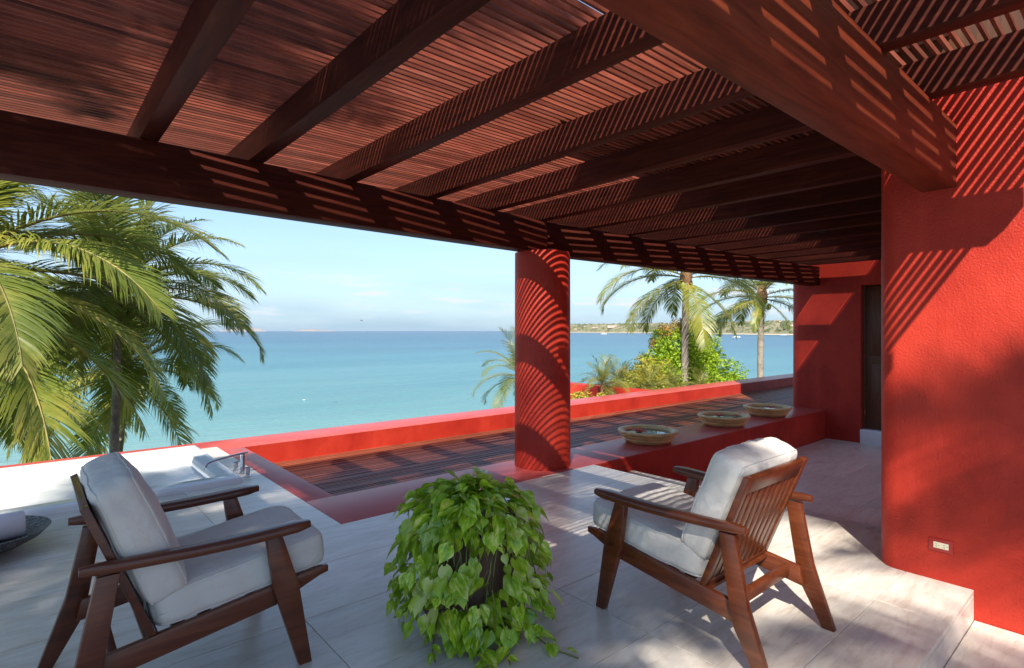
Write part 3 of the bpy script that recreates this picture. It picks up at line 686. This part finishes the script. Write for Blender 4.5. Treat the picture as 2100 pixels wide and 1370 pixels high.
def heart(L, Wd, fold, curl, seed):
    r5 = random.Random(seed); vs = []; n = 7
    ws = [.30, .80, 1.0, .92, .70, .40, .16, 0.0]
    for i in range(n + 1):
        t = i / n; w = Wd * ws[i]; x = L * t; z = -curl * L * t * t
        xe = x - (.14 * L if i == 0 else .07 * L if i == 1 else 0)
        ro = r5.uniform(-.004, .004)
        vs += [(xe, -w, z + fold * w + ro), (x, -w * .5, z + fold * w * .35), (x, 0, z), (x, w * .5, z + fold * w * .35), (xe, w, z + fold * w - ro)]
    fs = [(5 * i + j, 5 * i + j + 1, 5 * i + 6 + j, 5 * i + 5 + j) for i in range(n) for j in range(4)]
    mb = MB(); mb.add(vs, fs); return mb.mesh('leaf', smooth=True, ang=80, fix=False)
LEAF = [heart(1, .40, .38, .16, 1), heart(1, .46, .18, .30, 2), heart(1, .37, .65, .10, 3), heart(1, .44, .28, .42, 4), heart(1, .42, .05, .05, 5)]
nleaf = 0
def leaf(p_, out, size, tilt, roll=0):
    # out: horizontal direction in which the tip hangs
    global nleaf
    if nleaf >= 299: return
    nleaf += 1
    x = Vector((out[0], out[1], 0)).normalized() * math.cos(tilt) + Vector((0, 0, -1)) * math.sin(tilt)
    up = Vector((0, 0, 1)) * math.cos(tilt) + Vector((out[0], out[1], 0)).normalized() * math.sin(tilt)
    y = up.cross(x).normalized(); up = x.cross(y)
    mt = Matrix((x, y, up)).transposed() @ Matrix.Rotation(roll, 3, 'X')
    o = mobj('leaf', r4.choice(LEAF), 'pothos', pt); o.matrix_local = Matrix.Translation(p_) @ mt.to_4x4() @ Matrix.Diagonal((size, size, size, 1))
def vine(pts, r=.0035, m_='vine'): MB().tube(pts, r, 5).obj('vine', m_, pt, smooth=True)
# a dense mantle of leaves over the top and the sides
cx, cy = SX / 2, SY / 2
def mantle(t):            # radius and height along the mound, t from the top to the floor
    P = [(0, .70), (.13, .70), (.225, .675), (.285, .62), (.315, .55), (.335, .46), (.36, .36), (.39, .26), (.41, .15), (.40, .05)]
    x = t * (len(P) - 1); k = min(int(x), len(P) - 2); f = x - k
    return P[k][0] + (P[k + 1][0] - P[k][0]) * f, P[k][1] + (P[k + 1][1] - P[k][1]) * f
def bare(a, t):           # where the wood of the stump shows
    return noise.noise(Vector((math.cos(a) * 1.9, math.sin(a) * 1.9, t * 3.2 + 5))) < -.2 - .25 * (1 - t) if t > .5 else False
def mantle_leaf(a, t, inner):
    r_, z = mantle(t); e = 1 + .16 * noise.noise(Vector((math.cos(a) * 2.2, math.sin(a) * 2.2, t * 4))); r_ = (r_ * e - (.05 if inner else 0)) * r4.uniform(.9, 1.08)
    p_ = Vector((cx + r_ * math.cos(a), cy + r_ * math.sin(a), z + r4.uniform(-.025, .025)))
    out = (math.cos(a) + r4.uniform(-.9, .9), math.sin(a) + r4.uniform(-.9, .9))
    tilt = (-.2 + 1.1 * min(1, t * 2.2)) + r4.uniform(-.55, .45)
    return p_, out, r4.choice((r4.uniform(.05, .08), r4.uniform(.075, .105), r4.uniform(.09, .125))), tilt, r4.uniform(-.8, .8)
cam_a = math.atan2(-2.4, -1.75) + R(9)
k = 0
while k < 250:
    t = r4.random() ** .8; a = cam_a + r4.gauss(0, 1.0) if r4.random() < .85 else r4.uniform(0, 6.28)
    if t > .5 and r4.random() < .35: continue
    if bare(a, t): continue
    leaf(*mantle_leaf(a, t, False)); k += 1
# inner leaves, too many and too hidden to pick apart
base_me = LEAF[1]; iv = []; iff = []
for k in range(430):
    t = r4.random() ** .8; a = cam_a + r4.gauss(0, 1.25)
    if bare(a, t): continue
    p_, out, size, tilt, roll = mantle_leaf(a, t, k % 3 > 0); size *= .82
    x = Vector((out[0], out[1], 0)).normalized() * math.cos(tilt) + Vector((0, 0, -1)) * math.sin(tilt)
    up = Vector((0, 0, 1)) * math.cos(tilt) + Vector((out[0], out[1], 0)).normalized() * math.sin(tilt)
    y = up.cross(x).normalized(); mt = Matrix((x, y, x.cross(y))).transposed() @ Matrix.Rotation(roll, 3, 'X'); o_ = len(iv); src = r4.choice(LEAF)
    iv += [p_ + mt @ (v_.co * size) for v_ in src.vertices]; iff += [tuple(i_ + o_ for i_ in f_.vertices) for f_ in src.polygons]
me = bpy.data.meshes.new('inner_leaves'); me.from_pydata(iv, [], iff); me.shade_smooth(); me.update()
struct(mobj('inner_leaves', me, 'pothos', pt), 'stuff')
for k in range(30):       # stems, some hanging free of the wood
    a = cam_a + r4.gauss(0, 1.1); pts = []; off = 0
    t0, t1 = r4.uniform(.15, .4), r4.uniform(.6, .98)
    for i_ in range(9):
        t = t0 + (t1 - t0) * i_ / 8; r_, z = mantle(t); off += r4.uniform(-.07, .07); pts.append((cx + (r_ - .035) * math.cos(a + off), cy + (r_ - .035) * math.sin(a + off), z))
    vine(pts, .0032)
# runners along the floor
def runner(pts, size, n):
    P = [Vector(q) for q in pts]; vine(P, .004)
    for k in range(n):
        t = (k + .5) / n * (len(P) - 1); i = int(t); f = t - i; p_ = P[i].lerp(P[i + 1], f); d = (P[i + 1] - P[i]).normalized(); s_ = 1 if k % 2 else -1
        leaf(p_ + Vector((0, 0, .02)), (d.x - s_ * d.y * 1.1, d.y + s_ * d.x * 1.1), size * r4.uniform(.75, 1.15) * (1 - .5 * k / n), r4.uniform(.0, .35), r4.uniform(-.3, .3))
runner([(.30, -.02, .25), (.33, -.10, .10), (.34, -.17, .03), (.36, -.27, .012), (.42, -.40, .012)], .125, 6)
runner([(.16, -.02, .28), (.12, -.07, .12), (.07, -.14, .03), (.02, -.24, .012), (.0, -.34, .012)], .125, 9)
runner([(.22, -.02, .22), (.20, -.08, .08), (.17, -.18, .02), (.13, -.28, .012)], .12, 6)
runner([(-.02, .20, .30), (-.12, .18, .2), (-.2, .14, .16), (-.27, .10, .165)], .085, 4)
runner([(-.02, .10, .2), (-.09, .04, .08), (-.13, -.02, .03), (-.15, -.10, .02)], .10, 5)

# ------------------------------------------------------------------ palms
def frond_mesh(L, elev, droop, npair, leafl, seed, wid=.034, hang=.75, rib_to=None):
    r6 = random.Random(seed); mb = MB(); P = []; T = []
    p_ = Vector((0, 0, 0)); n = 18; ang = elev
    side = r6.uniform(-.15, .15)
    for i in range(n + 1):
        t = i / n; a = elev - droop * t ** 1.35; d = Vector((math.cos(a), side * t, math.sin(a))).normalized()
        P.append(p_.copy()); T.append(d); p_ = p_ + d * (L / n)
    mb.tube(P, [.030 * (1 - .88 * i / n) * L / 3.4 for i in range(n + 1)], 5)
    nrib = len(mb.f)
    for k in range(npair):
        t = .10 + .89 * (k / (npair - 1)); x = t * n; i = min(int(x), n - 1); f = x - i; b_ = P[i].lerp(P[i + 1], f); d = T[i].lerp(T[i + 1], f).normalized()
        lat0 = Vector((0, 1, 0)); up = d.cross(lat0) * -1
        if up.z < 0 and abs(d.z) < .9: up = -up
        prof = (.45 + .55 * math.sin(math.pi * min(1, (t + .12) / .75) * .5)) if t < .6 else (1 - .72 * ((t - .6) / .4) ** 1.4)
        for sg in (-1, 1):
            if r6.random() < .04: continue
            ll = leafl * prof * r6.uniform(.85, 1.12); fwd = .55 + .75 * t + r6.uniform(-.12, .12)
            dirv = (lat0 * sg + d * fwd + up * r6.uniform(.12, .5)).normalized(); q = b_.copy(); w = wid * r6.uniform(.8, 1.2) * L / 3.4
            vs = []; segs = 4; hh = hang * r6.uniform(.7, 1.3)
            wdir = (d - dirv * d.dot(dirv)).normalized(); wdir = (wdir + up * .35 * sg * 0).normalized()
            for s_ in range(segs + 1):
                u = s_ / segs; ww = w * (.55 + .9 * u if u < .4 else .91 * (1 - ((u - .4) / .6) ** 1.5) + .03)
                vs += [q - wdir * ww * .5, q + wdir * ww * .5]
                dirv = (dirv + Vector((0, 0, -1)) * hh / segs * (.4 + u * 1.2)).normalized(); q = q + dirv * (ll / segs)
                wdir = (wdir - dirv * wdir.dot(dirv)).normalized()
            mb.add(vs, [(2 * s_, 2 * s_ + 1, 2 * s_ + 3, 2 * s_ + 2) for s_ in range(segs)])
    me = bpy.data.meshes.new('frond'); me.from_pydata(mb.v, [], mb.f)
    me.polygons.foreach_set('material_index', [1 if i < nrib else 0 for i in range(len(mb.f))]); me.shade_smooth(); me.update()
    return me
FR = {}
def fronds(key, leafmat, L, npair, leafl, hang=.75, wid=.034):
    FR[key] = []
    for i, (e, dr_) in enumerate(((82, 35), (68, 55), (52, 75), (38, 85), (22, 85), (8, 80), (-10, 65), (-32, 45))):
        me = frond_mesh(L * (1 if i else .85), R(e), R(dr_), npair, leafl, i * 7 + len(FR) * 100, wid, hang); me.materials.append(M[leafmat]); me.materials.append(M['palm_rib']); FR[key].append(me)
fronds('near', 'palm_leaf', 3.4, 112, .86, .75, .033)
fronds('mid', 'palm_leaf', 3.1, 96, .82, .75, .034)
fronds('sunny', 'palm_leaf_bright', 3.0, 92, .76, .85, .032)
fronds('small', 'palm_leaf_bright', 2.2, 52, .6, .6)
fronds('fern', 'palm_leaf_bright', 1.2, 30, .34, .4, .05)
def palm(name, label, key, base, crown, nf, seed, az0=0, elevs=None, coconuts=0, tr=.15, group=None, scale=1, explicit=None, cat='palm tree'):
    rp = random.Random(seed); base = Vector(base); crown = Vector(crown)
    o = thing(name, label, cat, base, 0, group); c = crown - base
    if tr:
        pts = []; rad = []; n = 26
        for i in range(n + 1):
            t = i / n; bow = math.sin(math.pi * t) * .035 * c.length
            pts.append(Vector((c.x * t + bow * math.cos(seed), c.y * t + bow * math.sin(seed), c.z * t))); rad.append(tr * (1.35 - .5 * min(1, t * 5) if t < .2 else .9 - .22 * t) * (1 + (.07 if i % 2 else -.03)))
        MB().tube(pts, rad, 12).obj('trunk', 'trunk', o, smooth=True)
        MB().tube([c - Vector((0, 0, .35)), c - Vector((0, 0, .1)), c + Vector((0, 0, .12)), c + Vector((0, 0, .5))], [tr * .8, tr * 1.35, tr * 1.1, tr * .2], 10).obj('crown_shaft', 'husk', o, smooth=True)
    if explicit: spec = explicit
    else:
        spec = []
        for k in range(nf):
            f = k / (nf - 1); v = f * 7.4 ** 1 ; spec.append((az0 + k * 137.5 + rp.uniform(-12, 12), min(7, int(v + rp.uniform(-.3, .6))), rp.uniform(.88, 1.1)))
    for az_, v, s_ in spec:
        fo = mobj('frond', FR[key][v], None, o, c + Vector((0, 0, .12 - .05 * v)), (rp.uniform(-.12, .12), rp.uniform(-.08, .08), R(az_))); fo.scale = (s_ * scale,) * 3
    for k in range(coconuts):
        a = k * 2.4; MB().lathe([(.002, -.13), (.05, -.11), (.085, -.04), (.088, .02), (.06, .08), (.002, .11)], 12).obj('coconut', 'coconut', o, c + Vector((.24 * math.cos(a), .24 * math.sin(a), -.28 - .10 * (k % 3))), smooth=True)
    return o
def gz(p_): return (p_.x, p_.y, -6.6)
def mk(px, py, d, bx=0, by=0): c = atd(px, py, d); return (c.x + bx, c.y + by, -7.0 if c.y < 22 else -10.5), c
b_, c_ = mk(243, 600, 12.5, -.5, .3)
palm('coconut_palm', 'coconut palm with full green crown and hanging nuts beyond the bathtub', 'near', b_, c_, 36, 5, 10, coconuts=8, tr=.11)
b_, c_ = mk(262, 752, 15, -.7, .0)
palm('coconut_palm', 'lower shaded palm crown growing beneath the tall nut palm', 'mid', b_, c_, 26, 11, 40, coconuts=4, tr=.10)
b_, c_ = mk(-95, 540, 8.3, .3, .5)
palm('coconut_palm', 'palm whose long arching fronds sweep in over the end of the bathtub', 'near', b_, c_, 36, 23, 75, tr=.15, scale=1.12)
b_, c_ = mk(60, 800, 17, .2, .3)
palm('coconut_palm', 'low palm filling the gap behind the sweeping fronds', 'mid', b_, c_, 22, 31, 5, tr=.13)
b_, c_ = mk(1407, 562, 18.0, .35, -.1)
palm('coconut_palm', 'sunlit palm rising in front of the leafy bush', 'sunny', b_, c_, 26, 41, 20, coconuts=7, tr=.15, explicit=[(139, 5, 1.05), (152, 4, 1.12), (163, 6, .95), (229, 7, .95), (-40, 5, 1.0), (-22, 4, 1.0), (-62, 7, .8), (100, 2, 1), (20, 2, 1), (200, 1, .9), (300, 2, 1), (60, 3, 1), (-90, 2, 1), (175, 3, 1), (0, 1, 1), (49, 5, .9), (80, 6, .9), (118, 3, 1.05), (-10, 3, 1)])
b_, c_ = mk(1563, 603, 21, .55, -.3)
palm('coconut_palm', 'sunlit palm with ringed bare trunk beside the house wing', 'sunny', b_, c_, 24, 53, 100, coconuts=3, tr=.15, explicit=[(139, 4, 1.05), (158, 6, 1.25), (125, 5, 1.0), (-40, 4, 1), (-28, 6, 1), (-55, 5, 1), (229, 3, .8), (100, 2, 1), (20, 2, 1), (200, 1, .9), (300, 2, 1), (60, 3, 1), (-90, 2, 1), (0, 1, 1), (49, 5, .9), (80, 6, .9), (30, 7, .5), (190, 7, .5), (-80, 7, .5)])
b_, c_ = mk(1064, 765, 23, .2, .2)
palm('coconut_palm', 'small palm half hidden behind the round red column', 'small', b_, c_, 22, 61, 30, tr=.12)
# palms of the garden behind the terrace: they dapple the floor and the wall
for i, (x, y, z, nf, sd) in enumerate(((-4.9, -1.4, 7.3, 27, 71), (-6.3, -4.1, 7.6, 19, 83), (-4.85, -8.4, 9.8, 18, 97), (-7.7, -.9, 8.6, 22, 103), (-3.2, -6.9, 8.8, 13, 131))):
    palm('garden_palm', ('tall garden palm shading the pergola roof', 'garden palm shading the terrace floor', 'tall garden palm shading the red wall', 'garden palm shading the bathtub', 'sparse garden palm dappling the step')[i], 'near', (x - .4, y - .3, -6.6), (x, y, z), nf, sd, 15 * i, tr=.15, scale=(.85, .82, .95, .8, .85)[i])

# ------------------------------------------------------------------ broad-leaved bush and small plants
def leafy(parent, name, key, lobes, n, size, seed, kind=False):
    r7 = random.Random(seed); vs = []; fs = []
    tot = sum(l_[3] ** 2 for l_ in lobes)
    for lx, ly, lz, lr in lobes:
        c_ = Vector((lx, ly, lz))
        for _ in range(int(n * lr * lr / tot)):
            d = Vector((r7.gauss(0, 1), r7.gauss(0, 1), r7.gauss(0, 1))).normalized(); q = lr * (r7.random() ** .33) * (1 + .28 * noise.noise(d * 2.3 + c_))
            p_ = c_ + d * q
            if noise.noise(p_ * (1.9 / max(.3, lr))) < -.22: continue
            t = Vector((r7.gauss(0, 1), r7.gauss(0, 1), r7.gauss(-.2, .7))).normalized(); nrm = (d + Vector((r7.gauss(0, .6), r7.gauss(0, .6), r7.gauss(.5, .5)))).normalized()
            w = t.cross(nrm).normalized(); s_ = size * r7.uniform(.6, 1.3); k = len(vs)
            vs += [p_, p_ + t * s_ * .5 + w * s_ * .26, p_ + t * s_ + nrm * -.1 * s_, p_ + t * s_ * .5 - w * s_ * .26]; fs.append((k, k + 1, k + 2, k + 3))
    me = bpy.data.meshes.new(name); me.from_pydata(vs, [], fs); me.update()
    return mobj(name, me, key, parent)
bc = atd(1400, 742, 18.9); BS = 18.9 / 14.5
bt = thing('leafy_tree', 'round bushy tree with lime green leaves and rusty top behind the parapet', 'tree', (bc.x, bc.y, -6.8))
zz = bc.z + 6.8
def bl(dx, dz, r, dy=0): v = (rt * dx + fw * dy) * BS; return (v.x, v.y, zz + dz * BS, r * BS)
leafy(bt, 'crown', 'leaf_lime', [bl(.1, .1, .78), bl(.45, -.15, .75, .2), bl(-.3, .35, .6, -.1), bl(1.0, -.45, .65), bl(.6, .3, .55, .3), bl(-.1, -.6, .85, -.3), bl(.9, -.9, .75), bl(1.38, -.7, .42), bl(.2, .75, .42), bl(-.75, -.1, .45, -.1), bl(-.55, .55, .35)], 32000, .1, 3)
leafy(bt, 'crown', 'leaf_olive', [bl(-.85, -.35, .5, -.4), bl(-1.2, -.6, .45, -.3), bl(-.65, -.8, .55, -.4), bl(-1.4, -.35, .3, -.3), bl(-1.5, -.75, .42, -.3), bl(-1.9, -.85, .32, -.2), bl(-1.0, -.1, .35, -.2)], 12000, .09, 5)
leafy(bt, 'crown', 'leaf_rust', [bl(-.15, .98, .22, -.1), bl(-.5, .82, .22, -.2), bl(-.8, .5, .16, -.2), bl(.15, 1.1, .14), bl(-1.6, -.25, .16, -.3)], 1300, .08, 7)
MB().tube([(0, 0, -.2), (.1, 0, 2), (-.1, .1, 4), (0, 0, zz - .3)], [.22, .17, .14, .05], 10).obj('trunk', 'bark', bt, smooth=True)
r8 = random.Random(5)
for k in range(12):
    a = r8.uniform(0, 6.28); q = r8.uniform(.4, 1.1); z0 = zz - r8.uniform(1.2, 2.6)
    MB().tube([(0, 0, z0), (q * .5 * math.cos(a), q * .5 * math.sin(a), z0 + .6), (q * math.cos(a), q * math.sin(a), z0 + 1.5)], [.05, .035, .01], 6).obj('branch', 'bark', bt, smooth=True)
def rosette(px, py, d, n, seed, label, scale=1.0, key='fern'):
    c_ = atd(px, py, d); r9 = random.Random(seed)
    o = thing('fan_palm', label, 'plant', (c_.x, c_.y, c_.z))
    MB().tube([(0, 0, -(c_.z + 6.8)), (0, 0, -.6), (0, 0, .02)], [.09, .07, .05], 8).obj('stem', 'husk', o, smooth=True)
    for k in range(n):
        fo = mobj('frond', FR[key][min(6, int(k / n * 7))], None, o, (0, 0, 0), (r9.uniform(-.2, .2), r9.uniform(-.15, .15), k * 2.4 + r9.uniform(-.3, .3))); s_ = scale * r9.uniform(.8, 1.15); fo.scale = (s_, s_, s_)
rosette(1236, 788, 14.3, 22, 1, 'spiky grey green plant at the corner of the garden wall', .72)
rosette(1268, 784, 15.4, 20, 2, 'spiky plant with dry leaf tips between garden wall and bush', .75)
rosette(1330, 798, 15.2, 18, 3, 'low ferny plant under the rusty side of the bush', .72)
rosette(1382, 798, 16.0, 18, 4, 'low ferny plant in front of the palm trunk', .7)
rosette(1436, 792, 16.8, 16, 5, 'low ferny plant beyond the palm trunk', .6)
def shrub(px, py, d, w, key, n, size, label):
    c_ = atd(px, py, d); o = thing('shrub', label, 'shrub', (c_.x, c_.y, -6.8)); z = c_.z + 6.8
    rs = random.Random(int(px)); L = []
    for k in range(7): v = rt * rs.uniform(-w, w); L.append((v.x, v.y, z - rs.uniform(.02, .16), rs.uniform(.08, .17)))
    leafy(o, 'foliage', key, L, n, size, int(px)); MB().tube([(0, 0, 0), (0, 0, z - .1)], [.06, .02], 6).obj('stem', 'bark', o, smooth=True)
shrub(975, 848, 11.2, .28, 'leaf_lime', 260, .10, 'tuft of green leaves poking above the parapet left of the column')
shrub(930, 856, 11.2, .12, 'leaf_lime', 120, .08, 'small tuft of leaves at the parapet near the half hidden palm')
shrub(1190, 808, 13.2, .2, 'leaf_olive', 420, .08, 'yellow green shrub in the corner of the garden wall')
shrub(1237, 808, 13.6, .16, 'leaf_olive', 260, .08, 'small yellow shrub at the foot of the garden wall')

# ------------------------------------------------------------------ sea air
hm = bpy.data.materials.new('haze'); hm.use_nodes = True; hn = hm.node_tree.nodes; hn.remove(hn['Principled BSDF'])
pv = hn.new('ShaderNodeVolumePrincipled'); pv.inputs['Color'].default_value = (.86, .92, 1, 1); pv.inputs['Density'].default_value = 1.2e-5; pv.inputs['Anisotropy'].default_value = .2
hm.node_tree.links.new(pv.outputs[0], hn['Material Output'].inputs['Volume']); M['haze'] = hm
hz_ = MB().box(-16500, 16500, -120, 16500, SEA - 1.2, 90).obj('haze', 'haze'); struct(hz_, 'stuff'); hz_['label'] = 'thin sea haze over the bay'
